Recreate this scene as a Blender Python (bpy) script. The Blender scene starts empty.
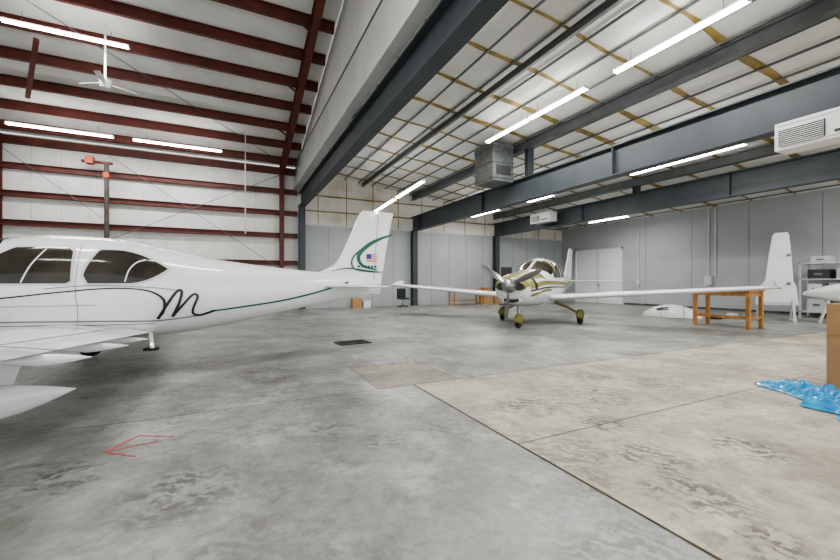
import bpy, math, random
from mathutils import Vector, Matrix
random.seed(3)
scene = bpy.context.scene
H = 1.4

# ------------------------------------------------------------------ materials
def newmat(name):
    m = bpy.data.materials.new(name); m.use_nodes = True
    nt = m.node_tree
    return m, nt, nt.nodes["Principled BSDF"]

def mat(name, col, rough=0.5, metal=0.0, var=0.06, scale=3.0, col2=None, emit=0, bump=0.0, coat=0.0, detail=6, lo=0.35, hi=0.65, spec=.5):
    m, nt, b = newmat(name)
    N, L = nt.nodes, nt.links
    tc = N.new("ShaderNodeNewGeometry")
    no = N.new("ShaderNodeTexNoise"); no.inputs["Scale"].default_value = scale; no.inputs["Detail"].default_value = detail
    L.new(tc.outputs["Position"], no.inputs["Vector"])
    cr = N.new("ShaderNodeValToRGB")
    c2 = col2 if col2 else tuple(max(0, c * (1 - var * 2)) for c in col)
    cr.color_ramp.elements[0].position = lo; cr.color_ramp.elements[1].position = hi
    cr.color_ramp.elements[0].color = (*c2, 1); cr.color_ramp.elements[1].color = (*col, 1)
    L.new(no.outputs["Fac"], cr.inputs["Fac"]); L.new(cr.outputs["Color"], b.inputs["Base Color"])
    b.inputs["Roughness"].default_value = rough; b.inputs["Metallic"].default_value = metal
    b.inputs["Coat Weight"].default_value = coat; b.inputs["Specular IOR Level"].default_value = spec
    if emit:
        b.inputs["Emission Color"].default_value = (*col, 1); b.inputs["Emission Strength"].default_value = emit
    if bump:
        bp = N.new("ShaderNodeBump"); bp.inputs["Strength"].default_value = bump; bp.inputs["Distance"].default_value = 0.05
        L.new(no.outputs["Fac"], bp.inputs["Height"]); L.new(bp.outputs["Normal"], b.inputs["Normal"])
    return m

SPOTS = [(1.21,3.18,.28),(2.69,1.49,.42),(2.98,1.95,.40),(3.0,3.37,.45),(4.06,3.28,.55),(-.31,3.0,.5),(.82,3.6,.3),(-.64,7.4,.9),(5.2,3.3,.5),(-1.09,3.55,.4),(.4,6.2,.8),(2.55,1.05,.3),(3.9,1.7,.4),(1.2,1.2,.4),(4.8,4.0,.4),(3.3,2.6,.35)]
def concrete(name, base, dark, pale, blotch, stain_col, stain_amt, rough=0.38, scuff=.8):
    m, nt, b = newmat(name); N, L = nt.nodes, nt.links
    g = N.new("ShaderNodeNewGeometry")
    def offset(off):
        ad = N.new("ShaderNodeVectorMath"); ad.operation = 'ADD'; ad.inputs[1].default_value = (off, off*.7, off)
        L.new(g.outputs["Position"], ad.inputs[0]); return ad.outputs[0]
    def noise(s, d=8, dist=0.0, r=0.6, off=0):
        n = N.new("ShaderNodeTexNoise"); n.inputs["Scale"].default_value = s; n.inputs["Detail"].default_value = d
        n.inputs["Distortion"].default_value = dist; n.inputs["Roughness"].default_value = r
        L.new(offset(off), n.inputs["Vector"]); return n
    def ramp(src, p0, c0, p1, c1):
        r = N.new("ShaderNodeValToRGB"); r.color_ramp.elements[0].position = p0; r.color_ramp.elements[1].position = p1
        r.color_ramp.elements[0].color = (*c0, 1); r.color_ramp.elements[1].color = (*c1, 1)
        L.new(src, r.inputs["Fac"]); return r
    def mix(f, a, c):
        x = N.new("ShaderNodeMix"); x.data_type = 'RGBA'
        L.new(f, x.inputs[0]); L.new(a, x.inputs[6])
        if isinstance(c, tuple): x.inputs[7].default_value = (*c, 1)
        else: L.new(c, x.inputs[7])
        return x
    def math_(op, a, c):
        x = N.new("ShaderNodeMath"); x.operation = op; L.new(a, x.inputs[0])
        if isinstance(c, (int, float)): x.inputs[1].default_value = c
        else: L.new(c, x.inputs[1])
        return x.outputs[0]
    n1 = noise(blotch, 8, 0.1, .55); r1 = ramp(n1.outputs["Fac"], 0.38, dark, 0.60, base)
    n2 = noise(1.9, 10, 0.15, 0.68, 13); f2 = ramp(n2.outputs["Fac"], 0.50, (0, 0, 0), 0.66, (.8, .8, .8))
    m2 = mix(f2.outputs["Color"], r1.outputs["Color"], pale)
    n5 = noise(.75, 12, .2, .74, 31); f5 = ramp(n5.outputs["Fac"], 0.47, (0, 0, 0), 0.62, (stain_amt,)*3)
    m5 = mix(f5.outputs["Color"], m2.outputs[2], stain_col)
    n7 = noise(3.1, 12, .2, .75, 77); f7 = ramp(n7.outputs["Fac"], 0.53, (0, 0, 0), 0.64, (stain_amt*.9,)*3)
    m7 = mix(f7.outputs["Color"], m5.outputs[2], stain_col)
    n6 = noise(11, 6, 0, .7, 3); f6 = ramp(n6.outputs["Fac"], 0.46, (0, 0, 0), 0.70, (.5,)*3)
    m6 = mix(f6.outputs["Color"], m7.outputs[2], stain_col)
    wv = N.new("ShaderNodeTexWave"); wv.wave_type = 'RINGS'; wv.rings_direction = 'SPHERICAL'; wv.inputs["Scale"].default_value = 3.0; wv.inputs["Distortion"].default_value = 16; wv.inputs["Detail"].default_value = 4; wv.inputs["Detail Scale"].default_value = 1.3; wv.inputs["Detail Roughness"].default_value = .62
    L.new(offset(2.3), wv.inputs["Vector"])
    fw = ramp(wv.outputs["Fac"], 0.30, (0.12, .12, .12), 0.65, (1, 1, 1))
    n3 = noise(4.5, 8, .3, 0.62, 7); f3 = ramp(n3.outputs["Fac"], 0.40, (0, 0, 0), 0.53, (1, 1, 1))
    n3b = noise(0.8, 3, 0, .5, 51); f3b = ramp(n3b.outputs["Fac"], 0.50, (0, 0, 0), 0.63, (.6,)*3)
    tot = f3b.outputs["Color"]
    for (x, y, r) in SPOTS:
        d = N.new("ShaderNodeVectorMath"); d.operation = 'DISTANCE'; d.inputs[1].default_value = (x, y, 0)
        L.new(g.outputs["Position"], d.inputs[0])
        mr = N.new("ShaderNodeMapRange"); mr.inputs[1].default_value = r; mr.inputs[2].default_value = r*.4; mr.inputs[3].default_value = 0; mr.inputs[4].default_value = 1
        L.new(d.outputs["Value"], mr.inputs[0]); tot = math_('MAXIMUM', mr.outputs[0], tot)
    f = math_('MULTIPLY', math_('MULTIPLY', math_('MULTIPLY', f3.outputs["Color"], tot), fw.outputs["Color"]), scuff)
    m3 = mix(f, m6.outputs[2], tuple(c*.7 for c in stain_col))
    n4 = noise(30, 4, 0, .6, 9); f4 = ramp(n4.outputs["Fac"], 0.60, (0, 0, 0), 0.75, (.4, .4, .4))
    m4 = mix(f4.outputs["Color"], m3.outputs[2], stain_col)
    L.new(m4.outputs[2], b.inputs["Base Color"])
    rr = N.new("ShaderNodeMapRange"); rr.inputs[3].default_value = rough - .1; rr.inputs[4].default_value = rough + .2
    L.new(n5.outputs["Fac"], rr.inputs[0]); L.new(rr.outputs[0], b.inputs["Roughness"])
    bp = N.new("ShaderNodeBump"); bp.inputs["Strength"].default_value = 0.06; bp.inputs["Distance"].default_value = 0.01
    L.new(n6.outputs["Fac"], bp.inputs["Height"]); L.new(bp.outputs["Normal"], b.inputs["Normal"])
    return m

M = {}
M['floor'] = concrete("painted_concrete", (.32, .328, .31), (.225, .232, .218), (.43, .435, .42), 0.6, (.115, .108, .09), .62, .36, .85)
M['slab'] = concrete("bare_concrete", (.48, .43, .34), (.38, .335, .26), (.60, .555, .465), 1.1, (.165, .145, .115), .60, .55, .95)
M['patch'] = concrete("tan_concrete", (.30, .27, .205), (.24, .21, .16), (.37, .34, .28), 1.6, (.13, .115, .095), .5, .5)
M['joint'] = mat("joint_filler", (.12, .105, .08), .9, var=.3, scale=6)
M['edge'] = mat("slab_edge", (.10, .075, .04), .9, var=.3, scale=6)
M['insul'] = mat("white_insulation", (.82, .82, .79), .75, var=.06, scale=1.2, bump=.25, detail=3)
M['insul2'] = mat("stained_insulation", (.78, .76, .70), .75, scale=.9, col2=(.62, .56, .44), lo=.30, hi=.52, bump=.2, detail=3)
M['yellow'] = mat("stained_seam_tape", (.40, .29, .10), .7, scale=2.0, col2=(.23, .165, .055), lo=.4, hi=.6)
M['grey'] = mat("grey_wall_paint", (.43, .452, .455), .55, var=.05, scale=.8)
M['grey2'] = mat("pale_steel", (.62, .64, .61), .5, var=.06, scale=1.2)
M['dark'] = mat("blue_grey_steel", (.056, .068, .076), .5, var=.12, scale=1.5)
M['dark2'] = mat("brown_grey_steel", (.11, .11, .105), .6, scale=3, col2=(.07, .045, .028))
M['strap'] = mat("galvanized_steel", (.20, .21, .21), .5, metal=.3)
M['red'] = mat("red_oxide_steel", (.155, .040, .028), .55, var=.15, scale=2)
M['white'] = mat("white_aircraft_paint", (.80, .80, .79), .16, var=.01, coat=.6)
M['white2'] = mat("white_plastic", (.76, .76, .74), .4, var=.03)
M['greyp'] = mat("grey_primer", (.60, .61, .61), .5, var=.05)
M['glass'] = mat("dark_window_glass", (.026, .024, .02), .10, var=.3, scale=3, col2=(.05, .043, .03), spec=.33)
M['black'] = mat("black_rubber", (.02, .02, .02), .7)
M['blackp'] = mat("black_paint", (.015, .02, .02), .3)
M['green'] = mat("green_paint", (.006, .12, .085), .3)
M['gold'] = mat("gold_trim", (.25, .225, .06), .35, var=.1)
M['silver'] = mat("brushed_metal", (.30, .30, .30), .3, metal=.8)
M['wood'] = mat("pine_wood", (.50, .25, .08), .6, scale=9, col2=(.36, .16, .045))
M['card'] = mat("cardboard", (.42, .25, .12), .85, var=.06)
M['blue'] = mat("blue_plastic_film", (.01, .34, .62), .25, scale=7, col2=(.005, .20, .44), coat=.5)
M['tube'] = mat("fluorescent_tube", (1.0, .99, .97), .4, emit=20, var=0)
M['orange'] = mat("orange_red_paint", (.50, .09, .03), .5)
M['redp'] = mat("red_chalk", (.55, .05, .045), .9, scale=30, col2=(.40, .16, .14))
M['flagblue'] = mat("flag_blue", (.02, .035, .2), .4)
M['flagred'] = mat("flag_red", (.5, .02, .03), .4)
M['mat_'] = mat("dark_floor_plate", (.05, .05, .048), .6, var=.3, scale=8)
M['lime'] = mat("pale_green_plastic", (.34, .54, .37), .5)
M['vent'] = mat("vent_dark", (.05, .05, .055), .6)
M['duct'] = mat("galvanized_duct", (.22, .235, .23), .45, metal=.35, scale=5, col2=(.14, .15, .145))
M['door'] = mat("white_door_paint", (.84, .85, .85), .4, var=.02)
M['upper'] = mat("grey_green_steel", (.14, .15, .147), .55, var=.15, scale=2)

# ------------------------------------------------------------------ mesh builder
class B:
    def __init__(s): s.v = []; s.f = []; s.mi = []; s.mats = []; s.sm = []
    def m(s, k):
        if k not in s.mats: s.mats.append(k)
        return s.mats.index(k)
    def add(s, vs, fs, k, smooth=False):
        o = len(s.v); s.v += [tuple(v) for v in vs]
        for f in fs: s.f.append([i + o for i in f]); s.mi.append(s.m(k)); s.sm.append(smooth)
    def box(s, a, b, k):
        x0, y0, z0 = [min(a[i], b[i]) for i in range(3)]; x1, y1, z1 = [max(a[i], b[i]) for i in range(3)]
        s.add([(x0,y0,z0),(x1,y0,z0),(x1,y1,z0),(x0,y1,z0),(x0,y0,z1),(x1,y0,z1),(x1,y1,z1),(x0,y1,z1)],
              [(0,3,2,1),(4,5,6,7),(0,1,5,4),(1,2,6,5),(2,3,7,6),(3,0,4,7)], k)
    def bar(s, p, q, w, h, k, up=(0, 0, 1)):
        p = Vector(p); q = Vector(q); d = (q - p).normalized(); u = Vector(up)
        r = d.cross(u)
        if r.length < 1e-4: r = d.cross(Vector((1, 0, 0)))
        r.normalize(); u = r.cross(d).normalized()
        vs = [e + r * (sx * w / 2) + u * (sz * h / 2) for e in (p, q) for sx, sz in ((-1,-1),(1,-1),(1,1),(-1,1))]
        s.add(vs, [(0,3,2,1),(4,5,6,7),(0,1,5,4),(1,2,6,5),(2,3,7,6),(3,0,4,7)], k)
    def ibeam(s, p, q, w, h, k, t=.03, up=(0, 0, 1)):
        p = Vector(p); q = Vector(q); d = (q - p).normalized(); r = d.cross(Vector(up)).normalized(); u = r.cross(d)
        s.bar(p + u * (h/2 - t/2), q + u * (h/2 - t/2), w, t, k, up); s.bar(p - u * (h/2 - t/2), q - u * (h/2 - t/2), w, t, k, up)
        s.bar(p, q, t, h - 2 * t, k, up)
    def tube(s, pts, rad, k, n=10, cap=True):
        pts = [Vector(p) for p in pts]
        if not hasattr(rad, '__len__'): rad = [rad] * len(pts)
        vs = []; 
        for i, p in enumerate(pts):
            d = (pts[min(i+1, len(pts)-1)] - pts[max(i-1, 0)]).normalized()
            a = Vector((0, 0, 1)) if abs(d.z) < .9 else Vector((1, 0, 0))
            r = d.cross(a).normalized(); u = r.cross(d)
            for j in range(n):
                t = 2 * math.pi * j / n; vs.append(p + (r * math.cos(t) + u * math.sin(t)) * rad[i])
        fs = [(i*n+j, i*n+(j+1) % n, (i+1)*n+(j+1) % n, (i+1)*n+j) for i in range(len(pts)-1) for j in range(n)]
        s.add(vs, fs, k, True)
        if cap: s.add(vs[:n], [tuple(reversed(range(n)))], k); s.add(vs[-n:], [tuple(range(n))], k)
    def loft(s, loops, k, cap=True, smooth=True):
        n = len(loops[0]); vs = [v for l in loops for v in l]
        fs = [(i*n+j, i*n+(j+1) % n, (i+1)*n+(j+1) % n, (i+1)*n+j) for i in range(len(loops)-1) for j in range(n)]
        s.add(vs, fs, k, smooth)
        if cap: s.add(loops[0], [tuple(reversed(range(n)))], k); s.add(loops[-1], [tuple(range(n))], k)
    def grid(s, rows, k, smooth=True):
        n = len(rows[0]); vs = [v for r in rows for v in r]
        s.add(vs, [(i*n+j, i*n+j+1, (i+1)*n+j+1, (i+1)*n+j) for i in range(len(rows)-1) for j in range(n-1)], k, smooth)
    def make(s, name, parent=None):
        me = bpy.data.meshes.new(name); me.from_pydata(s.v, [], s.f)
        for k in s.mats: me.materials.append(M[k])
        me.polygons.foreach_set("material_index", s.mi); me.polygons.foreach_set("use_smooth", s.sm)
        me.update()
        o = bpy.data.objects.new(name, me); scene.collection.objects.link(o)
        if parent: o.parent = parent
        return o

def empty(name, loc=(0, 0, 0), rz=0, sc=1):
    e = bpy.data.objects.new(name, None); scene.collection.objects.link(e)
    e.location = loc; e.rotation_euler = (0, 0, rz); e.scale = (sc,) * 3; return e

def cat(xs, ys, x):
    if x <= xs[0]: return ys[0]
    if x >= xs[-1]: return ys[-1]
    i = max(j for j in range(len(xs)) if xs[j] <= x); i = min(i, len(xs) - 2)
    h = xs[i+1] - xs[i]; t = (x - xs[i]) / h
    def sl(j):
        if j <= 0 or j >= len(xs) - 1:
            jj = 0 if j <= 0 else len(xs) - 2
            return (ys[jj+1] - ys[jj]) / (xs[jj+1] - xs[jj])
        a = (ys[j] - ys[j-1]) / (xs[j] - xs[j-1]); b = (ys[j+1] - ys[j]) / (xs[j+1] - xs[j])
        return 0 if a * b <= 0 else 2 * a * b / (a + b)
    m0, m1 = sl(i), sl(i+1)
    return (2*t**3-3*t*t+1)*ys[i] + (t**3-2*t*t+t)*h*m0 + (-2*t**3+3*t*t)*ys[i+1] + (t**3-t*t)*h*m1

class Fus:
    def __init__(s, secs, n=2.3, wz=.45):
        s.xs = [a[0] for a in secs]; s.c = [[a[i] for a in secs] for i in (1, 2, 3)]; s.n = n; s.wz = wz
    def p(s, x): return [cat(s.xs, c, x) for c in s.c]
    def pt(s, x, a, off=0):
        b, t, w = s.p(x); zc = b + s.wz * (t - b); c, q = math.cos(a), math.sin(a); e = 2 / s.n
        y = (w + off) * math.copysign(abs(c) ** e, c); hh = (t - zc if q > 0 else zc - b) + off
        return Vector((x, y, zc + hh * math.copysign(abs(q) ** e, q)))
    def side(s, x, z, sg, off=.005):
        b, t, w = s.p(x); zc = b + s.wz * (t - b); hh = t - zc if z > zc else zc - b
        r = min(.999, abs(z - zc) / hh)
        return Vector((x, sg * (w * (1 - r ** s.n) ** (1 / s.n) + off), z))
    def body(s, b, k, n=40, m=70):
        x0, x1 = s.xs[0], s.xs[-1]
        b.loft([[s.pt(x0 + (x1 - x0) * i / m, -2 * math.pi * j / n) for j in range(n)] for i in range(m + 1)], k)
    def ribbon(s, b, pts, w, k, sg, off=.006, n=60):
        X = [p[0] for p in pts]; Z = [p[1] for p in pts]
        P = []
        for i in range(n + 1):
            t = (len(pts) - 1) * i / n
            P.append((crom(X, t), crom(Z, t)))
        rows = []
        for i, (x, z) in enumerate(P):
            a = P[max(0, i-1)]; c = P[min(n, i+1)]; dx, dz = c[0]-a[0], c[1]-a[1]; L = math.hypot(dx, dz) or 1
            ww = (w if not callable(w) else w(i / n)) / 2; nx, nz = -dz / L * ww, dx / L * ww
            rows.append([s.side(x - nx, z - nz, sg, off), s.side(x + nx, z + nz, sg, off)])
        b.grid(rows, k)
    def window(s, b, x0, x1, lo, hi, k, sg, off=.006, n=36, m=10):
        rows = []
        for i in range(n + 1):
            u = .5 - .5*math.cos(math.pi*i/n); x = x0 + (x1 - x0) * u
            zl, zh = lo(u), hi(u)
            rows.append([s.side(x, zl + (zh - zl) * j / m, sg, off) for j in range(m + 1)])
        b.grid(rows, k)
    def patch(s, b, xf, xb, a0, a1, k, off=.006, n=24, m=16):
        rows = []
        for i in range(n + 1):
            a = math.radians(a0 + (a1 - a0) * i / n)
            rows.append([s.pt(xf(a) + (xb(a) - xf(a)) * j / m, a, off) for j in range(m + 1)])
        b.grid(rows, k)

def crom(v, t):
    i = min(int(t), len(v) - 2); u = t - i
    p0, p1, p2, p3 = v[max(i-1, 0)], v[i], v[i+1], v[min(i+2, len(v)-1)]
    return .5 * ((2*p1) + (-p0+p2)*u + (2*p0-5*p1+4*p2-p3)*u*u + (-p0+3*p1-3*p2+p3)*u**3)

def foil(le, te, th, up, n=12, camber=0.0):
    le, te, up = Vector(le), Vector(te), Vector(up).normalized(); d = te - le; c = d.length
    def yt(x): return 5 * th * (.2969*math.sqrt(x) - .126*x - .3516*x*x + .2843*x**3 - .1036*x**4)
    xs = [(1 - math.cos(math.pi * i / n)) / 2 for i in range(n + 1)]
    top = [le + d * x + up * c * (yt(x) + camber * 4 * x * (1 - x)) for x in reversed(xs)]
    bot = [le + d * x + up * c * (-yt(x) + camber * 4 * x * (1 - x)) for x in xs[1:-1]]
    return top + bot

def wheel(b, c, r, w, axis=(0, 1, 0), hub='silver'):
    c = Vector(c); a = Vector(axis).normalized()
    prof = [(-w/2, r*.55), (-w/2, r*.85), (-w*.35, r*.97), (0, r), (w*.35, r*.97), (w/2, r*.85), (w/2, r*.55)]
    n = 24; e1 = a.cross(Vector((0, 0, 1))).normalized(); e2 = a.cross(e1)
    loops = [[c + a*o + (e1*math.cos(2*math.pi*j/n) + e2*math.sin(2*math.pi*j/n))*rr for j in range(n)] for o, rr in prof]
    b.loft(loops, 'black')
    b.tube([c - a*w*.42, c + a*w*.42], r*.52, hub, 20)
    b.tube([c - a*w*.55, c + a*w*.55], r*.15, hub, 12)

def pant(b, x0, x1, yc, zc, hw, hh, k, z_end=None, n=24, m=26):
    loops = []
    for i in range(m + 1):
        u = i / m; x = x0 + (x1 - x0) * u
        r = max(.02, math.sin(math.pi * min(u / .7, 1) / 2) ** .6 if u < .35 else 1 - ((u - .35) / .65) ** 1.9) 
        zz = zc + ((z_end - zc) * max(0, (u - .35) / .65) ** 1.5 if z_end else 0)
        loops.append([Vector((x, yc + hw*r*math.copysign(abs(math.cos(a))**.85, math.cos(a)), zz + hh*r*math.copysign(abs(math.sin(a))**.85, math.sin(a)))) for a in [-2*math.pi*j/n for j in range(n)]])
    b.loft(loops, k)

def prop(b, c, R, nb, k, spk, rot=0, rs=1.0):
    c = Vector(c)
    prof = [(0, .17), (-.08, .165), (-.18, .14), (-.27, .09), (-.33, .03), (-.34, .005)]
    b.loft([[c + Vector((o, rs*r*math.cos(2*math.pi*j/24), rs*r*math.sin(2*math.pi*j/24))) for j in range(24)] for o, r in prof], spk)
    for i in range(nb):
        t = rot + 2*math.pi*i/nb; rad = Vector((0, math.cos(t), math.sin(t))); tang = Vector((0, -math.sin(t), math.cos(t)))
        loops = []; 
        for r, ch, tw in ((.12, .09, 60), (.25, .13, 50), (.45, .17, 38), (.65, .16, 28), (.85, .13, 22), (.97, .08, 18), (1.0, .03, 17)):
            r2 = r * R; a = math.radians(tw); d = tang*math.cos(a) + Vector((1, 0, 0))*math.sin(a)
            nrm = rad.cross(d)
            p = c + Vector((-.09, 0, 0)) + rad*r2
            loops.append(foil(p - d*ch*.5, p + d*ch*.5, .14, nrm, 8))
        b.loft(loops, k)

# ------------------------------------------------------------------ room shell
XL, XR, YB, YF = -12.5, 21.2, 20.3, -3.0
XS = 2.2; YS = 4.7
b = B()
def quad(b, x0, y0, x1, y1, z, k): b.add([(x0,y0,z),(x1,y0,z),(x1,y1,z),(x0,y1,z)], [(0,1,2,3)], k)
quad(b, XL, YF-4, XS, YS, 0, 'floor'); quad(b, XL, YS, 1.7, YB, 0, 'floor')
quad(b, 1.7, 6.1, 2.9, YB, 0, 'floor'); quad(b, 2.9, YS, XR, YB, 0, 'floor')
quad(b, 1.7, YS, 2.9, 6.1, 0, 'patch'); quad(b, XS, YF-4, XR, YS, 0, 'slab')
b.add([(XL,YF-4,-.15),(XR,YF-4,-.15),(XR,YB,-.15),(XL,YB,-.15)], [(0,3,2,1)], 'floor')
for x0, y0, x1, y1, w, k in [
    (XS, YF, XS, YS, .020, 'edge'), (XS, YS, XR, YS, .012, 'edge'), (XS, 2.6, XR, 2.6, .009, 'joint'), (XS, .3, XR, .3, .01, 'joint'),
    (XL, YS, XS, YS, .008, 'joint'), (1.7, YS, 1.7, 6.1, .008, 'joint'), (1.7, 6.1, 2.9, 6.1, .008, 'joint'), (2.9, YS, 2.9, YB, .007, 'joint'),
    (XL, 9.3, XR, 9.3, .007, 'joint'), (XL, 14, XR, 14, .007, 'joint'), (-2.4, YF, -2.4, YB, .007, 'joint'), (7.2, YF, 7.2, YB, .009, 'joint'),
    (12, YF, 12, YB, .009, 'joint'), (XL, .1, XS, .1, .007, 'joint')]:
    if x0 == x1: quad(b, x0-w/2, y0, x0+w/2, y1, .0025, k)
    else: quad(b, x0, y0-w/2, x1, y0+w/2, .003, k)
b.make("floor")
b = B()
for p, q in (((-.94,3.96),(-.76,4.24)), ((-.76,4.24),(-.47,4.08)), ((-.94,3.96),(-.69,3.75)), ((-.94,3.96),(-.58,4.02))):
    b.bar((*p, .003), (*q, .003), .013, .003, 'redp')
b.make("red_chalk_arrow")

def roofL(y): return 6.95 + .265 * (YB - y) if y > 4 else 6.95 + .265 * (YB - 4) - .265 * (4 - y)
def roofR(x): return 7.15 - .118 * (x - 3.3)
XM = 2.95
b = B(); b.box((XL, YB+.02, 0), (3.15, YB+.17, 7.1), 'insul'); b.make("wall_back_left")
b = B()
b.box((3.15, YB+.02, 0), (XR, YB+.17, roofR(3.15)), 'insul2')
b.box((3.3, YB-.05, 0), (XR-.02, YB+.015, 4.25), 'grey')
x = 3.3
while x < XR: b.box((x, YB-.056, .0), (x+.018, YB-.045, 4.25), 'strap'); x += 1.22
b.box((3.3, YB-.08, 4.25), (XR-.02, YB+.015, 4.31), 'grey2')
for z in (5.0, 5.8): b.box((3.3, YB-.06, z), (XR-.02, YB+.015, z+.05), 'yellow')
x = 4.0
while x < XR: b.box((x, YB-.01, 4.3), (x+.03, YB+.018, roofR(x)-.05), 'yellow'); x += 1.5
b.make("wall_back")
b = B(); b.box((XR, YF, 0), (XR+.15, YB+.15, roofR(XR)+.02), 'grey')
b.make("wall_right")
b = B()
y = YF
while y < YB:
    if not 15.3 < y < 19.2: b.box((XR-.008, y, 0), (XR-.001, y+.014, 5.0), 'strap')
    y += 2.44
b.make("trim_1")
b = B(); b.box((XL-.15, YF, 0), (XL, YB+.1, 11.2), 'insul'); b.make("wall_left")
b = B(); b.box((XL, YF-.15, 5.2), (XR, YF, 7.2), 'insul'); b.box((XL, YF-.15, 7.2), (3.2, YF, 9.4), 'insul'); b.make("wall_front")
b = B()
ys = [YB+.1, 4, YF-.1]
for i in range(2):
    y0, y1 = ys[i], ys[i+1]
    for dz in (.22, .3):
        q = [(XL, y0, roofL(y0)+dz), (XM+.1, y0, roofL(y0)+dz), (XM+.1, y1, roofL(y1)+dz), (XL, y1, roofL(y1)+dz)]
        b.add(q, [(0,1,2,3)], 'insul')
b.make("ceiling_left")
b = B()
for dz in (.0, .1): b.add([(3.0, YF, roofR(3.0)+dz), (XR, YF, roofR(XR)+dz), (XR, YB+.1, roofR(XR)+dz), (3.0, YB+.1, roofR(3.0)+dz)], [(0,1,2,3)], 'insul')
b.make("ceiling")
b = B()
y = -1.6
while y < YB:
    n = 120; rows = []; w0 = .055
    for i in range(n + 1):
        x = 3.35 + (XR - 3.45) * i / n; w0 = min(.13, max(.035, w0 + random.uniform(-.016, .016))); o = .03*math.sin(i*.3 + y*3)
        rows.append([(x, y+o-w0, roofR(x)-.012), (x, y+o, roofR(x)-.05), (x, y+o+w0, roofR(x)-.012)])
    b.grid(rows, 'yellow'); y += 1.52
b.make("ceiling_seam_strips")
b = B()
x = 3.9
while x < XR:
    b.bar((x, YF, roofR(x)-.07), (x, YB, roofR(x)-.07), .035, .05, 'strap'); x += .76
b.make("ceiling_grid_straps")
b = B()
for x, k in ((4.3, 'dark2'), (6.4, 'strap'), (12.3, 'strap'), (18.2, 'strap')):
    b.ibeam((x, YF, roofR(x)-.16), (x, YB, roofR(x)-.16), .09, .18, k, .02)
b.make("ceiling_purlins")

def beam(name, x, z0, z1, w, k, up=None):
    b = B(); b.ibeam((x, YF, (z0+z1)/2), (x, YB-.1, (z0+z1)/2), w, z1 - z0, k, .035)
    y = 1.0
    while y < YB:
        b.box((x-w*.45, y, z0+.04), (x+w*.45, y+.02, z1-.04), k)
        y += 6.1
    b.ibeam((x, YB-.28, 0), (x, YB-.28, z0), w, .30, k, .03, up=(0, 1, 0))
    b.box((x-w*.7, YB-.5, 0), (x+w*.7, YB-.09, .02), k)
    zt = roofR(x)
    b.ibeam((x, 10.5, z1), (x, 10.5, zt-.35), .22, .22, k, .02, up=(0, 1, 0))
    b.ibeam((x, 1.2, z1), (x, 1.2, zt-.35), .2, .2, k, .02, up=(0, 1, 0))
    b.ibeam((x, YF, zt-.22), (x, YB, zt-.22), .2, .30, up or k, .025)
    return b.make(name)
beam("steel_beam", 9.4, 4.25, 5.07, .30, 'dark', 'upper')
beam("steel_beam.001", 15.2, 4.25, 5.07, .30, 'dark', 'upper')
b = B()
b.ibeam((3.15, YF, 5.5), (3.15, YB-.1, 5.5), .34, .72, 'dark', .04)
b.ibeam((3.15, YB-.28, 0), (3.15, YB-.28, 5.14), .3, .3, 'dark', .03, up=(0, 1, 0))
for y in (1.2, 10.5): b.ibeam((3.15, y, 5.86), (3.15, y, 6.98), .2, .2, 'dark2', .02, up=(0, 1, 0))
b.make("steel_beam.002")
b = B()
b.box((2.86, YF, 6.08), (3.05, YB, 7.35), 'grey2'); b.box((2.78, YF, 6.04), (3.08, YB, 6.10), 'grey2')
n = 30
for i in range(n):
    y0 = YF + (YB - YF)*i/n; y1 = YF + (YB-YF)*(i+1)/n
    b.add([(2.93,y0,7.3),(2.93,y1,7.3),(2.93,y1,max(7.3, roofL(y1)+.2)),(2.93,y0,max(7.3, roofL(y0)+.2))], [(0,1,2,3)], 'insul')
b.box((2.84, YF, 7.33), (2.95, YB, 7.38), 'upper')
b.make("wall_partition_upper")
b = B()
for x in (2.2, -8.0):
    b.ibeam((x, YB-.2, 0), (x, YB-.2, 6.9), .2, .28, 'red', .02, up=(0, 1, 0))
    b.ibeam((x, YB, roofL(YB)-.2), (x, 4, roofL(4)-.2), .22, .42, 'red', .025)
    b.ibeam((x, 4, roofL(4)-.2), (x, YF, roofL(YF)-.2), .22, .42, 'red', .025)
for p, q in (((2.1, YB-.3, 6.6), (-4.6, YB-.3, 3.1)), ((-4.6, YB-.3, 6.6), (2.1, YB-.3, 2.0)), ((-8, YB-.3, 6.6), (-4.8, YB-.3, 4.0)), ((2.1, 19.8, 7.2), (-6, 12.5, 9.0))):
    b.tube([p, q], .014, 'strap', 6)
b.make("red_steel_frame")
b = B()
y = 19.6
while y > YF:
    z = roofL(y) + .08
    b.bar((XL, y, z), (XM-.1, y, z), .04, .28, 'red'); b.bar((XL, y-.05, z+.13), (XM-.1, y-.05, z+.13), .10, .02, 'red'); b.bar((XL, y+.05, z-.13), (XM-.1, y+.05, z-.13), .11, .03, 'red')
    y -= 1.28
for x in (2.2, -8): 
    for y in (17.0, 14.4, 11.8): b.bar((x, y, roofL(y)-.4), (x-.7, y, roofL(y)+.05), .05, .05, 'red')
b.bar((-6.0, 16.9, 7.4), (-5.0, 14.6, 8.25), .12, .12, 'red')
b.make("red_roof_purlins")
b = B()
for z in (5.85, 4.78, 3.66, 2.30, 1.1):
    b.bar((XL, YB-.10, z), (2.95, YB-.10, z), .03, .22, 'red', up=(0,0,1)); b.bar((XL, YB-.10, z+.10), (2.95, YB-.10, z+.10), .2, .025, 'red'); b.bar((XL, YB-.1, z-.1), (2.95, YB-.1, z-.1), .2, .025, 'red')
b.bar((XL, YB-.08, 6.85), (2.95, YB-.08, 6.85), .14, .30, 'red')
x = XL
while x < 2.9: b.box((x, YB, .1), (x+.012, YB+.02, 6.7), 'grey2'); x += .9
b.make("red_wall_girts")
b = B()
b.tube([(-4.6, 19.7, 0), (-4.6, 19.7, 6.2)], .085, 'dark2', 12); b.box((-4.75, 19.55, 0), (-4.45, 19.85, .03), 'dark2')
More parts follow.
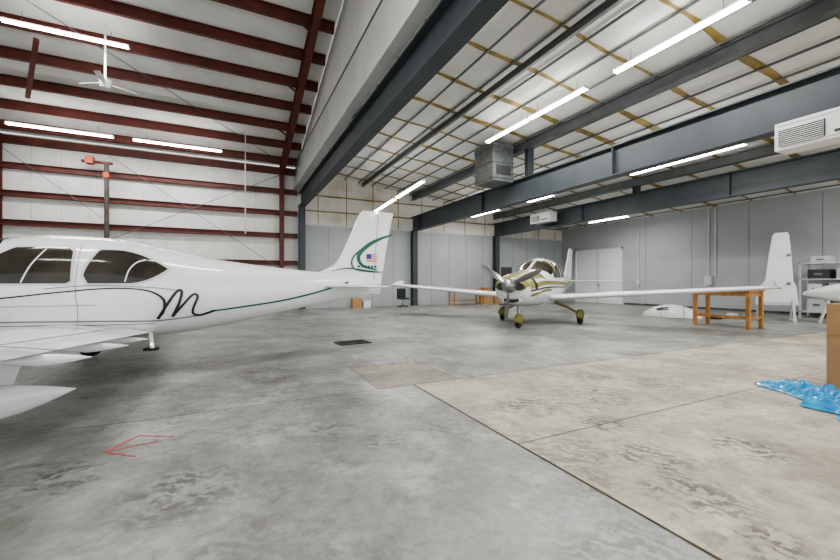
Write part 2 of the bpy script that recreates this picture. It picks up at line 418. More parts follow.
b.tube([(-5.4, 19.7, 6.2), (-4.4, 19.7, 6.2)], .06, 'red', 10); b.box((-5.25, 19.5, 6.1), (-5.0, 19.8, 6.38), 'orange'); b.box((-4.7, 19.58, 5.6), (-4.5, 19.8, 5.8), 'orange')
b.make("standpipe")
b = B(); b.tube([(.5, 17.9, 3.4), (.5, 17.9, roofL(17.9)+.2)], .022, 'white2', 8); b.make("hanging_conduit")

# door on right wall
b = B()
y0, y1, z1 = 15.6, 18.95, 3.35
XD = XR - .012
b.box((XD-.05, y0, 0.005), (XD, y1, z1), 'door')
for a, c in (((XD-.09, y0-.1, 0.005), (XD, y0, z1+.1)), ((XD-.09, y1, 0.005), (XD, y1+.1, z1+.1)), ((XD-.09, y0-.1, z1), (XD, y1+.1, z1+.1))): b.box(a, c, 'white2')
b.box((XD-.058, (y0+y1)/2-.012, .02), (XD-.05, (y0+y1)/2+.012, z1), 'strap')
for j in range(3):
    for yy in (y0+.15, (y0+y1)/2+.15):
        z = .15 + j*1.07
        for r in ((0, 0, 1.37, .02), (0, .93, 1.37, .95), (0, 0, .02, .95), (1.35, 0, 1.37, .95)):
            b.box((XD-.056, yy+r[0], z+r[1]), (XD-.05, yy+r[2], z+r[3]), 'greyp')
b.box((XD-.1, 17.15, 1.05), (XD-.05, 17.2, 1.25), 'silver')
b.make("door_1")
b = B()
for y in (10.85, 14.5, 10.55): b.tube([(XR-.05, y, 0.6 if y != 10.55 else 1.6), (XR-.05, y, 5.0)], .03, 'grey2', 8)
b.box((XR-.12, 10.7, 1.2), (XR-.01, 11.0, 1.65), 'grey2'); b.box((XR-.1, 14.4, 1.2), (XR-.01, 14.6, 1.5), 'grey2')
b.make("wall_conduit")
b = B(); b.box((XR-.05, YF, 0), (XR-.001, 15.4, .1), 'dark2'); b.make("baseboard_right")

# ------------------------------------------------------------------ lights
LS = .82
def tubelight(p, q, power=60, name="fluorescent_light"):
    p, q = Vector(p), Vector(q); b = B()
    d = (q-p).normalized(); r = d.cross(Vector((0,0,1))).normalized()
    b.bar(p+Vector((0,0,.055)), q+Vector((0,0,.055)), .06, .04, 'white2')
    for s in (-.045, .045): b.tube([p+r*s, q+r*s], .022, 'tube', 8)
    for e in (p, q): b.bar(e-d*.01+Vector((0,0,.02)), e+d*.02+Vector((0,0,.02)), .15, .08, 'white2')
    for e in (p+(q-p)*.15, p+(q-p)*.85): b.tube([e+Vector((0,0,.07)), e+Vector((0,0,.35))], .006, 'strap', 6)
    o = b.make(name)
    l = bpy.data.lights.new("tube_glow", 'AREA'); l.shape = 'RECTANGLE'; l.size = (q-p).length; l.size_y = .14; l.energy = power*LS; l.color = (1, .995, .98)
    lo = bpy.data.objects.new("tube_glow", l); scene.collection.objects.link(lo); lo.parent = o
    lo.location = (p+q)/2 - Vector((0,0,.04)); lo.rotation_euler = (0, 0, math.atan2(d.y, d.x))
tubelight((7.6, 3.3, 6.0), (7.6, 5.75, 6.0), 110)
tubelight((7.6, 6.5, 6.0), (7.6, 8.45, 6.0), 90)
tubelight((7.6, 8.5, 6.0), (7.6, 10.5, 6.0), 90)
tubelight((6.2, 12.4, 5.0), (6.2, 14.9, 4.88), 90)
tubelight((6.2, 15.1, 4.87), (6.2, 17.6, 4.75), 90)
tubelight((12.3, 5.4, 5.05), (12.3, 8.7, 5.05), 120)
tubelight((12.3, 12.2, 5.05), (12.3, 13.8, 5.05), 90)
tubelight((12.3, 15.9, 5.05), (12.3, 18.4, 5.05), 100)
tubelight((18.2, 13, 4.7), (18.2, 15.4, 4.7), 120)
tubelight((18.2, 2, 4.7), (18.2, 4.4, 4.7), 130)  # out-of-view fixture, added as extra fill for the right bay
tubelight((-6.95, 18, 6.78), (-4.0, 18, 6.78), 90)
tubelight((-3.4, 18, 6.78), (-.4, 18, 6.78), 90)
tubelight((-5.3, 13.5, 8.05), (-2.65, 13.5, 8.05), 130)
tubelight((-5.0, 5.0, 8.6), (-2.3, 5.0, 8.6), 160)  # fixtures from here down are unseen, added for even fill light
tubelight((-5.0, .5, 8.0), (-2.3, .5, 8.0), 140)
tubelight((-.4, 4.0, 8.6), (2.0, 4.0, 8.6), 160)
tubelight((6.0, -1.5, 6.0), (6.0, .9, 6.0), 110)
tubelight((12.3, -1.5, 5.05), (12.3, .9, 5.05), 100)

b = B(); c = Vector((-3.3, 14.0, 7.1))
b.tube([c, (c.x, c.y, roofL(14)+.2)], .03, 'white2'); b.tube([c-Vector((0,0,.12)), c+Vector((0,0,.1))], [.12, .16], 'white2', 16)
for i in range(3):
    t = .5 + i*2*math.pi/3; d = Vector((math.cos(t), math.sin(t), 0)); s = Vector((-d.y, d.x, .2))
    b.loft([[c+d*r-s*w, c+d*r+s*w, c+d*r+s*w+Vector((0,0,.015)), c+d*r-s*w+Vector((0,0,.015))] for r, w in ((.12,.04),(.3,.07),(.75,.06))], 'white2', smooth=False)
b.make("ceiling_fan")

b = B(); b.box((8.2, 11.0, 4.95), (9.1, 12.1, 6.3), 'duct')
for z in (5.05, 5.6, 6.15): b.box((8.17, 10.97, z), (9.13, 12.13, z+.04), 'duct')
b.box((8.35, 10.96, 5.2), (8.95, 11.0, 5.5), 'vent')
for x in (8.25, 9.05):
    for y in (11.05, 12.05): b.tube([(x, y, 6.3), (x, y, roofR(x)-.1)], .012, 'strap', 6)
b.make("duct_heater_box")
def ac(name, x, y0, y1, z0, z1, d, bx):
    b = B(); b.box((x, y0, z0), (x+d, y1, z1), 'white2')
    L = y1-y0; hz = z1-z0
    b.box((x-.006, y0+L*.52, z0+hz*.14), (x+.01, y0+L*.96, z0+hz*.74), 'vent')
    n = 9
    for i in range(n): z = z0+hz*(.15+.56*i/(n-1)); b.box((x-.03, y0+L*.53, z), (x-.004, y0+L*.95, z+hz*.022), 'white2')
    b.box((x-.012, y0+L*.06, z0+hz*.2), (x+.01, y0+L*.44, z0+hz*.28), 'vent')
    for r in ((.04,.1,.50,.12),(.04,.88,.97,.90)): b.box((x-.008, y0+L*r[0], z0+hz*r[1]), (x, y0+L*r[2], z0+hz*r[3]), 'greyp')
    for y in (y0+.08, y1-.08): b.bar((x+d, y, z1-.04), (bx, y, z1-.04), .05, .05, 'strap')
    return b.make(name)
ac("air_conditioner", 8.75, 2.05, 3.42, 3.72, 4.20, .42, 9.24)
ac("air_conditioner.001", 14.4, 14.6, 16.0, 4.45, 4.95, .5, 15.04)

# ------------------------------------------------------------------ airplane 1 (white, left)
A1 = empty("airplane", (-1.95, 7.1, 0), math.radians(1.0))
F1 = Fus([(-2.78,.95,1.38,.24),(-2.6,.84,1.46,.36),(-2.3,.74,1.53,.46),(-1.8,.66,1.62,.54),(-1.4,.60,1.70,.59),(-1.1,.58,1.83,.61),(-.65,.56,1.99,.63),(-.2,.56,2.04,.63),(.3,.56,2.03,.62),
          (.9,.57,1.92,.59),(1.3,.60,1.83,.54),(1.7,.66,1.76,.47),(2.2,.75,1.69,.38),(3.0,.91,1.60,.25),(3.8,1.06,1.53,.14),(4.3,1.13,1.46,.07),(4.58,1.2,1.4,.025)], 2.35, .47)
b = B(); F1.body(b, 'white'); b.make("fuselage", A1)
b = B()
def rear_lo(u): return 1.37 + .20*max(0, (u-.5)/.5)**2.0 + .10*max(0, 1-u/.05)
def rear_hi(u): return (1.47+.36*min(1, u/.16)**.7) if u < .16 else 1.83 - .25*max(0, (u-.35)/.65)**1.8
def door_lo(u): return 1.37 + .03*max(0, (u-.96)/.04)
def door_hi(u): return (1.40+.43*min(1, u/.45)**.8) if u < .45 else 1.83 + .02*math.sin((u-.45)*2.8) - .06*max(0, (u-.94)/.06)
for sg in (-1, 1):
    F1.window(b, .15, 1.14, lambda u: rear_lo(u)-.02, lambda u: rear_hi(u)+.02, 'greyp', sg, .004)
    F1.window(b, .18, 1.10, rear_lo, rear_hi, 'glass', sg, .008)
    F1.window(b, -1.05, .08, lambda u: door_lo(u)-.02, lambda u: door_hi(u)+.02, 'greyp', sg, .004)
    F1.window(b, -1.0, .05, door_lo, door_hi, 'glass', sg, .008)
    F1.ribbon(b, [(.62,1.39),(.66,1.55),(.74,1.66),(.84,1.70)], .016, 'white2', sg, .010, 20)
    F1.ribbon(b, [(-.42,1.38),(-.34,1.6),(-.22,1.82)], .016, 'white2', sg, .010, 20)
    F1.ribbon(b, [(.12,1.9),(.115,1.6),(.10,1.3),(.12,1.0),(.08,.72)], .006, 'strap', sg, .009, 30)
    F1.ribbon(b, [(-1.1,1.35),(-1.05,1.0),(-.95,.72)], .006, 'strap', sg, .007, 20)
    F1.ribbon(b, [(.08,.72),(-.4,.70),(-.95,.72)], .006, 'strap', sg, .007, 20)
    F1.ribbon(b, [(-2.6,.93),(-1.5,.91),(-.4,.88),(.4,.85),(.95,.83),(1.5,.88)], .018, 'strap', sg)
    F1.ribbon(b, [(-2.6,.88),(-1.5,.86),(-.4,.83),(.4,.80),(.95,.79)], .010, 'strap', sg)
    F1.ribbon(b, [(-2.6,1.12),(-1.5,1.10),(-.4,1.08),(.3,1.08)], .007, 'strap', sg)
    F1.ribbon(b, [(-2.3,1.20),(-1.4,1.17),(-.7,1.18),(-.1,1.25),(.45,1.30),(.85,1.27),(1.05,1.15),(1.06,.98),(.98,.86)], lambda t: .018+.018*(t>.6)*min(1,(t-.6)*6), 'blackp', sg, .010, 90)
    F1.ribbon(b, [(.99,.86),(1.10,1.06),(1.22,1.25),(1.28,1.24),(1.24,1.06),(1.16,.88)], .036, 'blackp', sg, .011, 50)
    F1.ribbon(b, [(1.16,.88),(1.30,1.06),(1.42,1.20),(1.48,1.17),(1.43,1.02),(1.42,.92),(1.52,.89),(1.70,.95)], .032, 'blackp', sg, .012, 60)
    F1.ribbon(b, [(1.66,.94),(2.1,.99),(2.7,1.07),(3.3,1.20),(3.9,1.38)], lambda t: .022+.012*t, 'green', sg, .008, 60)
    F1.ribbon(b, [(-.2,1.30),(.3,1.34),(.9,1.31),(1.2,1.27)], .009, 'green', sg, .008, 40)
b.make("windows_and_livery", A1)
b = B(); F1.patch(b, lambda a: -1.30+.30*abs(math.cos(a)), lambda a: -.72+.05*abs(math.cos(a)), 22, 158, 'glass'); b.make("windshield", A1)
b = B()
fin = [(1.50,3.10,4.60,.03),(1.58,3.42,4.63,.05),(1.70,3.66,4.66,.08),(1.85,3.77,4.68,.09),(2.08,3.88,4.72,.09),(2.4,4.02,4.78,.09),(2.68,4.14,4.84,.08),(2.76,4.22,4.86,.04)]
b.loft([foil((le,0,z),(te,0,z),th,(0,1,0)) for z,le,te,th in fin], 'white')
b.loft([foil((le,0,z),(te,0,z),th,(0,1,0)) for z,le,te,th in ((1.15,4.2,4.56,.12),(1.35,4.1,4.6,.12),(1.55,3.6,4.62,.06))], 'white')
def finpt(x, z, sg): 
    le = cat([f[0] for f in fin], [f[1] for f in fin], z); te = cat([f[0] for f in fin], [f[2] for f in fin], z); th = cat([f[0] for f in fin], [f[3] for f in fin], z)
    u = min(.98, max(.02, (x-le)/(te-le))); return Vector((x, sg*((te-le)*5*th*(.2969*math.sqrt(u)-.126*u-.3516*u*u+.2843*u**3-.1036*u**4)+.008), z))
def finrib(b, pts, w, k, sg, n=40):
    rows = []
    P = [(crom([p[0] for p in pts], (len(pts)-1)*i/n), crom([p[1] for p in pts], (len(pts)-1)*i/n)) for i in range(n+1)]
    for i, (x, z) in enumerate(P):
        a, c = P[max(0,i-1)], P[min(n,i+1)]; dx, dz = c[0]-a[0], c[1]-a[1]; L = math.hypot(dx,dz) or 1; ww = w*(.3+.7*math.sin(math.pi*i/n))/2
        rows.append([finpt(x+dz/L*ww, z-dx/L*ww, sg), finpt(x-dz/L*ww, z+dx/L*ww, sg)])
    b.grid(rows, k)
for sg in (-1, 1):
    finrib(b, [(4.82,2.32),(4.55,2.22),(4.30,2.08),(4.12,1.88),(4.20,1.70),(4.5,1.62)], .08, 'green', sg)
    finrib(b, [(4.60,2.24),(4.30,2.10),(4.02,1.86),(4.0,1.68),(4.15,1.60),(4.6,1.56)], .035, 'green', sg)
    finrib(b, [(3.6,1.58),(3.9,1.64),(4.3,1.60),(4.6,1.58)], .025, 'green', sg)
    x0, x1, z0, z1 = 4.28, 4.50, 1.78, 1.92
    for i in range(7):
        a, c = z0+(z1-z0)*i/7, z0+(z1-z0)*(i+1)/7
        b.grid([[finpt(x0,a,sg), finpt(x1,a,sg)],[finpt(x0,c,sg), finpt(x1,c,sg)]], 'flagred' if i%2==0 else 'white2')
    off = Vector((0, sg*.003, 0))
    b.grid([[finpt(x0,z0+.06,sg)+off, finpt(x0+.10,z0+.06,sg)+off],[finpt(x0,z1,sg)+off, finpt(x0+.10,z1,sg)+off]], 'flagblue')
    b.grid([[finpt(4.42,1.3,sg)+off, finpt(4.43,1.3,sg)+off],[finpt(4.52,2.7,sg)+off, finpt(4.53,2.7,sg)+off]], 'strap')
    for i in range(6):
        xx = 4.10+.07*i; b.grid([[finpt(xx,1.66,sg), finpt(xx+.045,1.66,sg)],[finpt(xx,1.70,sg), finpt(xx+.045,1.70,sg)]], 'blackp')
b.make("vertical_fin", A1)
b = B()
for sg in (-1, 1):
    b.loft([foil((3.40+.34*u, sg*(.02+1.52*u), 1.31), (4.42-.22*u, sg*(.02+1.52*u), 1.31), .10*(1 if u<1 else .3), (0,0,1)) for u in (0,.3,.6,.9,.97,1)], 'white')
    b.bar((4.24, sg*.15, 1.342), (4.10, sg*1.45, 1.338), .008, .004, 'strap')
b.make("horizontal_stabilizer", A1)
b = B()
for sg in (-1, 1):
    secs = []
    for u in (0,.15,.4,.7,.93,.98,1):
        y = sg*(.35+5.45*u); z = .66+.068*5.45*u
        secs.append(foil((-.62, y, z+.03), (.92-.62*u, y, z), .15 if u<.95 else (.10 if u<1 else .04), (0,0,1), 14, .015))
    b.loft(secs, 'white')
    b.bar((.60, sg*.9, .79), (.35, sg*3.3, .935), .010, .006, 'strap')
    b.bar((.25,sg*3.3,.955),(.73,sg*3.3,.875),.010,.006,'strap',up=(0,0,1))
    for yy in (1.1, 2.1, 3.2): pant(b, .35, 1.0-.1*yy/3, sg*yy, .60+.068*(yy-.35)+.0, .03, .05, 'white', None, 10, 10)
b.make("wings", A1)
b = B()
for sg in (-1, 1):
    yp = 2.25 if sg < 0 else 2.0; dx = -.06 if sg < 0 else -.25
    pant(b, -.62+dx, .60+dx, sg*yp, .27, .115, .18, 'white', .35)
    wheel(b, (-.12+dx, sg*yp, .18), .18, .13)
    b.loft([foil((x0+dx,sg*y,z),(x1+dx,sg*y,z),.22,(0,1,0)) for x0,x1,y,z in ((-.22,.12,yp-.02,.36),(-.26,.14,yp-.16,.56),(-.34,.22,yp-.32,.74))], 'white')
    b.tube([(-.12+dx, sg*(yp-.12), .2), (-.12+dx, sg*(yp+.12), .2)], .035, 'silver', 12)
pant(b, -2.65, -1.6, 0, .27, .11, .18, 'white', .34); wheel(b, (-2.2, 0, .17), .17, .11)
b.loft([foil((x0,0,z),(x1,0,z),.3,(0,1,0)) for x0,x1,z in ((-2.25,-2.0,.40),(-2.2,-1.9,.85))], 'white')
b.bar((.86,-.34,.72),(.90,-.40,.42),.05,.03,'white'); b.box((.80,-.47,.40),(.98,-.33,.43),'black')
b.make("landing_gear", A1)
b = B(); prop(b, (-2.78, 0, 1.18), .98, 3, 'blackp', 'white', math.pi/2); b.make("propeller", A1)
b = B()
b.tube([(1.5,0,1.78),(1.62,0,1.96)], [.012,.006], 'white2', 6)
b.make("antennas", A1)

# ------------------------------------------------------------------ airplane 2 (right, nose toward viewer)
A2 = empty("airplane.001", (9.55, 10.15, 0), math.radians(30.8), 1.1)
F2 = Fus([(-2.62,.86,1.34,.30),(-2.5,.74,1.41,.45),(-2.2,.64,1.47,.55),(-1.7,.57,1.52,.60),(-1.25,.54,1.58,.62),(-1.0,.53,1.66,.62),(-.5,.53,1.88,.62),(-.1,.53,1.98,.61),(.4,.54,1.98,.60),
          (.9,.58,1.86,.56),(1.4,.65,1.70,.48),(2.0,.76,1.54,.36),(3.0,.93,1.42,.22),(3.9,1.04,1.36,.12),(4.5,1.1,1.32,.05)], 2.3, .48)
b = B(); F2.body(b, 'white'); b.make("fuselage", A2)
b = B()
F2.patch(b, lambda a: -1.18+.42*abs(math.cos(a))**1.5, lambda a: -.45+.05*abs(math.cos(a)), 28, 87, 'glass')
F2.patch(b, lambda a: -1.18+.42*abs(math.cos(a))**1.5, lambda a: -.45+.05*abs(math.cos(a)), 93, 152, 'glass')
F2.patch(b, lambda a: -.48, lambda a: -.30, 20, 160, 'gold')
for sg in (-1, 1):
    F2.window(b, -.62, .18, lambda u: 1.37, lambda u: 1.42+.40*min(1,u/.35)**.7, 'glass', sg)
    F2.window(b, .28, 1.15, lambda u: 1.37+.05*u, lambda u: 1.80-.32*u**2, 'glass', sg)
    F2.ribbon(b, [(-2.45,1.12),(-1.6,1.22),(-.6,1.22),(.6,1.2),(2,1.16),(3.6,1.2)], .11, 'gold', sg)
    F2.ribbon(b, [(-2.45,1.02),(-1.6,1.09),(-.6,1.10),(.6,1.08),(2,1.06),(3.6,1.14)], .04, 'blackp', sg)
    F2.ribbon(b, [(-2.4,.90),(-1.9,.98),(-1.5,1.02),(-1.0,1.02)], .07, 'gold', sg)
F2.patch(b, lambda a: -2.60, lambda a: -2.25, 8, 172, 'gold')
F2.patch(b, lambda a: -2.25, lambda a: -2.12, 0, 180, 'blackp')
F2.patch(b, lambda a: -2.12, lambda a: -1.45, 38, 142, 'gold', .005)
F2.patch(b, lambda a: -1.45, lambda a: -1.36, 30, 150, 'blackp')
b.make("windows_and_livery", A2)
b = B()
for sg in (-1, 1):
    n = 20; loop = lambda r, x: [Vector((x, sg*.24+.13*r*math.cos(-2*math.pi*j/n), 1.13+.09*r*math.sin(-2*math.pi*j/n))) for j in range(n)]
    b.loft([loop(1.3,-2.54), loop(1.2,-2.65), loop(1.0,-2.66), loop(.9,-2.6)], 'gold', False); b.loft([loop(.95,-2.65), loop(.9,-2.64)], 'vent')
n = 20; loop = lambda r, x: [Vector((x, .22*r*math.cos(-2*math.pi*j/n), .78+.08*r*math.sin(-2*math.pi*j/n))) for j in range(n)]
b.loft([loop(1.2,-2.45), loop(1.1,-2.56), loop(1,-2.57), loop(.9,-2.5)], 'white', False); b.loft([loop(.95,-2.56), loop(.9,-2.55)], 'vent')
b.make("engine_inlets", A2)
b = B(); prop(b, (-2.64, 0, 1.16), .92, 3, 'silver', 'silver', math.radians(35), 1.15); b.make("propeller", A2)
b = B()
for sg in (-1, 1):
    secs = []
    for u in (0,.15,.4,.7,.93,.98,1):
        y = sg*(.3+5.25*u); z = .74+.07*5.2*u
        secs.append(foil((-.75+.30*u, y, z+.03), (.62-.28*u, y, z), .14 if u<.95 else (.10 if u<1 else .04), (0,0,1), 14, .01))
    b.loft(secs, 'white')
    b.bar((.38, sg*.9, .83), (.28, sg*3.2, .975), .012, .006, 'strap')
    b.loft([foil((x0,sg*5.56,z),(x1,sg*5.56,z),.06,(0,1,0)) for x0,x1,z in ((-.5,.38,1.09),(-.3,.42,1.16),(.1,.46,1.28))], 'white')
b.make("wings", A2)
b = B()
f2 = [(1.30,2.9,4.5,.05),(1.45,3.25,4.55,.07),(1.7,3.5,4.6,.09),(2.2,3.85,4.7,.09),(2.52,4.05,4.76,.08),(2.6,4.2,4.78,.04)]
b.loft([foil((le,0,z),(te,0,z),th,(0,1,0)) for z,le,te,th in f2], 'white')
for sg in (-1, 1): b.loft([foil((3.6+.25*u, sg*(.02+1.9*u), 1.28),(4.4-.1*u, sg*(.02+1.9*u), 1.28), .09 if u<1 else .03, (0,0,1)) for u in (0,.5,.95,1)], 'white')
b.make("tail", A2)
b = B()
for sg in (-1, 1):
    yp = 1.2
    pant(b, -.42, .52, sg*yp, .27, .11, .17, 'gold', .32); wheel(b, (-.02, sg*yp, .19), .19, .13)
    b.tube([(.05, sg*.45, .62), (.02, sg*.85, .48), (0, sg*yp*.97, .30)], [.05, .04, .035], 'gold', 10)
pant(b, -2.35, -1.5, 0, .24, .10, .15, 'gold', .28); wheel(b, (-2.0, 0, .16), .16, .11)
b.tube([(-1.9, 0, .72), (-1.98, 0, .45), (-2.0, 0, .30)], [.05, .045, .04], 'silver', 10)
b.make("landing_gear", A2)
b = B(); b.loft([foil((x0,0,z),(x1,0,z),.15,(0,1,0)) for x0,x1,z in ((1.5,1.7,1.66),(1.62,1.7,1.9))], 'white'); b.tube([(.6,0,1.94),(.7,0,2.15)], [.012,.006], 'blackp', 6); b.make("antennas", A2)

# ------------------------------------------------------------------ props
b = B(); x0, x1, y0, y1, zt = 13.2, 13.9, 5.75, 7.15, 1.10
b.box((x0-.05, y0-.08, zt), (x1+.05, y1+.08, zt+.05), 'wood')
for x in (x0, x1):
    for y in (y0, y1): b.box((x-.045, y-.045, 0), (x+.045, y+.045, zt), 'wood')
    b.box((x-.03, y0, zt-.14), (x+.03, y1, zt-.02), 'wood')
for y in (y0, y1): b.box((x0, y-.03, zt-.14), (x1, y+.03, zt-.02), 'wood'); b.box((x0, y-.03, .3), (x1, y+.03, .38), 'wood')
b.bar((x0, y0, .34), (x0, y1, .34), .05, .08, 'wood')
b.make("wooden_work_table")
b = B(); loops = []
for i in range(25):
    u = i/24; x = -.95+1.9*u; w = .50*(math.sin(math.pi*min(1,u*1.25+.04)/2)**.7)*(1-.55*max(0,u-.45)*1.8); h = .10+.40*math.sin(math.pi*min(.97,u*.92+.04))**.9
    loops.append([Vector((x, w*math.cos(t), max(0.01, h*math.sin(t)))) for t in [math.pi*j/20 for j in range(21)]] )
b.grid(loops, 'white')
b.grid([[p*.97 for p in l] for l in loops], 'greyp')
for x in (-.3, .45):
    i = int((x+.95)/1.9*24); b.tube([p*1.01 for p in loops[i]], .008, 'vent', 6)
b.add([(p*1.01) for i in range(6, 12) for p in (loops[i][14], loops[i][16])], [(2*i, 2*i+1, 2*i+3, 2*i+2) for i in range(5)], 'vent')
b.add([(p*1.01) for i in range(6, 12) for p in (loops[i][4], loops[i][6])], [(2*i, 2*i+1, 2*i+3, 2*i+2) for i in range(5)], 'vent')
o = b.make("engine_cowling"); o.location = (15.3, 9.15, 0); o.rotation_euler = (0, 0, math.radians(-60))
b = B(); b.tube([(0,0,.05),(.9,0,.05)], .04, 'wood'); b.box((-.2,-.2,0),(.1,.2,.12),'blackp'); b.box((1.0,-.15,0),(1.25,.1,.18),'white2'); b.box((1.5,.1,0),(1.8,.35,.1),'wood')
o = b.make("scrap_parts_pile"); o.location = (16.0, 8.0, 0)
A3 = empty("detached_airplane_fin", (17.3, 6.85, 0), math.radians(-62))
A3.rotation_euler = (0, 0, math.radians(-62))
b = B()
b.loft([foil((-.45+le,(z-.55)*.06,z),(-.45+te,(z-.55)*.06,z),.09,(0,1,0)) for z,le,te in ((.55,0,1.15),(1.2,.10,1.10),(1.4,.28,1.02),(2.3,.38,.98),(3.02,.48,.93),(3.12,.56,.89))], 'white2'); b.make("fin_panel", A3)
b = B()
for z in (1.3, 2.3): b.bar((.4,-.045+(z-.55)*.06,z),(.5,-.045+(z-.55)*.06,z+.02),.01,.10,'strap')
for x in (-.35,.55):
    b.bar((x,-.45,0.03),(x,.45,0.03),.08,.06,'greyp'); b.bar((x,-.4,.05),(x,-.06,.75),.06,.06,'greyp'); b.bar((x,.4,.05),(x,.06,.75),.06,.06,'greyp')
b.bar((-.35,-.09,.6),(.55,-.09,.6),.05,.1,'greyp'); b.bar((-.35,.09,.6),(.55,.09,.6),.05,.1,'greyp')
b.make("stand", A3)
A4 = empty("airframe_fairing", (18.2, 5.15, 0), math.radians(-72))
b = B()
F3 = Fus([(-1.1,.9,1.02,.05),(-.8,.82,1.15,.16),(-.2,.70,1.32,.30),(.5,.64,1.40,.38),(1.1,.70,1.30,.34),(1.4,.8,1.15,.2)], 2.2, .5)
F3.body(b, 'white', 24, 30); b.make("fairing_shell", A4)
b = B()
for x in (-.5,.9):
    b.bar((x,-.4,.72),(x,.4,.72),.07,.07,'greyp')
    for sg in (-1,1): b.bar((x-.2,sg*.42,0),(x,sg*.3,.7),.05,.05,'greyp'); b.bar((x+.2,sg*.42,0),(x,sg*.3,.7),.05,.05,'greyp')
b.make("trestles", A4)
b = B()
x0, x1, y0, y1 = 19.9, 20.6, 3.9, 7.0
for x in (x0, x1):
    for y in (y0, y1): b.box((x-.03, y-.03, 0), (x+.03, y+.03, 2.1), 'greyp')
for z in (.2, .85, 1.45, 2.05): b.box((x0-.03, y0-.03, z), (x1+.03, y1+.03, z+.04), 'grey2')
for i, (y, z, w, h, k) in enumerate(((4.0,.24,.5,.4,'card'),(4.8,.24,.6,.5,'greyp'),(5.6,.24,.5,.35,'white2'),(6.3,.24,.5,.5,'greyp'),(4.1,.89,.5,.4,'white2'),(4.8,.89,.4,.35,'greyp'),(5.5,.89,.7,.45,'grey'),(6.4,.89,.4,.4,'white2'),(4.2,1.49,.6,.3,'white2'),(5.2,1.49,.8,.4,'grey'),(6.2,1.49,.6,.35,'vent'),(5.3,2.09,.5,.3,'white2'),(6.2,2.09,.5,.25,'greyp'))):
    b.box((x0+.05, y, z), (x1-.05, y+w, z+h), k)
    b.box((x0+.044, y+w*.3, z+h*.4), (x0+.05, y+w*.7, z+h*.6), 'strap')
b.make("storage_shelf")
b = B(); b.box((7.0, 1.35, 0.005), (7.75, 2.2, 1.10), 'card')
for z in (.35, .7): b.box((6.994, 1.35, z), (7.0, 2.2, z+.004), 'wood')
b.box((7.34, 1.35, 1.10), (7.40, 2.2, 1.103), 'white2')
b.make("cardboard_box")
b = B()
rows = []
for i in range(13):
    t = math.pi*i/12; rows.append([Vector((7.34+.26*math.sin(t)*math.cos(a)*(1+.1*math.sin(3*a)), 1.9+.24*math.sin(t)*math.sin(a), 1.26+.13*math.cos(t)*(1+.08*math.sin(5*a)))) for a in [2*math.pi*j/20 for j in range(21)]])
b.grid(rows, 'lime'); b.make("plastic_bag")
b = B(); rows = []
nx, ny = 70, 50
cA, cB, cC, cD = (6.45,2.68), (5.30,1.42), (6.3,.9), (6.90,2.42)
for i in range(nx+1):
    r = []
    for j in range(ny+1):
        u, v = i/nx, j/ny
        px = (cA[0]*(1-u)+cB[0]*u)*(1-v)+(cD[0]*(1-u)+cC[0]*u)*v; py = (cA[1]*(1-u)+cB[1]*u)*(1-v)+(cD[1]*(1-u)+cC[1]*u)*v
        k = (1-v); px -= .09*math.sin(u*14)*k*k; py += .07*math.sin(u*22+1)*k
        e = min(1, min(u, 1-u, v, 1-v)*8)
        z = .012 + e*(.05+.045*math.sin(px*11+math.sin(py*7)*2)+.04*math.sin(py*15+px*6)+.03*math.sin(px*31-py*23)+.015*math.sin(px*53+py*47))
        r.append((px, py, max(.008, z)))
    rows.append(r)
b.grid(rows, 'blue', False); b.make("blue_plastic_sheet")
b = B(); b.box((-.36,-.25,0),(.36,.25,.02),'mat_'); b.box((-.30,-.19,.02),(.30,.19,.028),'vent')
for i in range(8): b.box((-.29,-.17+.045*i,.028),(.29,-.155+.045*i,.036),'mat_')
o = b.make("floor_drain_grate"); o.location = (2.45, 8.5, .001); o.rotation_euler = (0,0,.1)
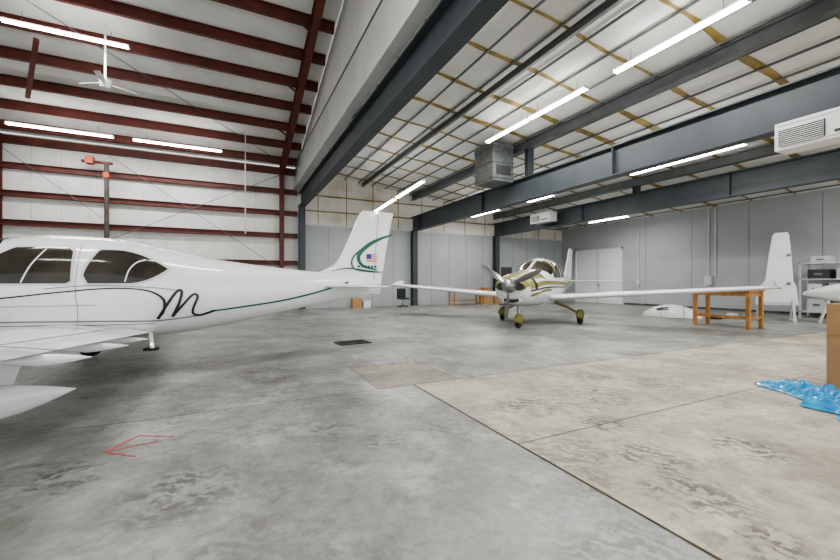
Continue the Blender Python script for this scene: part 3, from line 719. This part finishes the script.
def bench(name, loc, L, W, h, k='wood'):
    b = B(); b.box((0,0,h-.05),(L,W,h),k)
    for x in (.04, L-.1):
        for y in (.04, W-.1): b.box((x,y,0),(x+.07,y+.07,h-.05),k)
    b.box((.1,.1,.25),(L-.1,W-.1,.29),k); o = b.make(name); o.location = loc; return o
bench("wooden_bench", (11.2, 18.6, 0), 2.0, .7, .95)
b = B(); b.box((0,0,0),(.7,.5,.55),'card'); b.box((.05,.05,.55),(.6,.5,1.0),'card'); b.box((.8,0,0),(1.2,.4,.6),'card'); b.box((-.004,.2,0),(.704,.26,.553),'wood')
o = b.make("cardboard_box_stack"); o.location = (13.5, 19.0, 0)
b = B(); b.box((-.25,-.25,.42),(.25,.25,.5),'blackp'); b.box((-.25,.2,.5),(.25,.26,1.0),'blackp'); b.tube([(0,0,.08),(0,0,.42)],.03,'silver')
for i in range(5):
    t = i*2*math.pi/5; b.tube([(0,0,.1),(.28*math.cos(t),.28*math.sin(t),.06)],.02,'blackp',6); wheel(b,(.28*math.cos(t),.28*math.sin(t),.035),.035,.03)
o = b.make("shop_chair"); o.location = (8.2, 18.9, 0)
b = B(); b.box((0,0,0),(.5,.4,.5),'card'); b.box((.6,.05,0),(1.0,.4,.35),'white2'); o = b.make("storage_boxes"); o.location = (5.6, 19.4, 0)
b = B(); b.box((0,0,0),(.14,.14,1.35),'blackp'); b.box((-.2,-.1,1.35),(.34,.24,2.2),'vent'); b.box((-.25,-.2,0),(.39,.34,.05),'blackp')
o = b.make("shop_stand"); o.location = (14.3, 17.9, 0)

# ------------------------------------------------------------------ world, camera
w = bpy.data.worlds.new("sky"); scene.world = w; w.use_nodes = True
bg = w.node_tree.nodes["Background"]; bg.inputs[0].default_value = (.93, .96, 1.0, 1); bg.inputs[1].default_value = 1.45
cam = bpy.data.cameras.new("camera"); co = bpy.data.objects.new("camera", cam); scene.collection.objects.link(co)
cam.sensor_width = 36; cam.lens = 36*385/840; cam.shift_y = 1.0/840; cam.clip_end = 200; cam.clip_start = .05
co.location = (0, 0, H); co.rotation_euler = (math.radians(90), 0, math.radians(-26))
scene.camera = co
scene.view_settings.view_transform = 'AgX'
scene.view_settings.look = 'AgX - Medium High Contrast'
scene.view_settings.exposure = 0.45
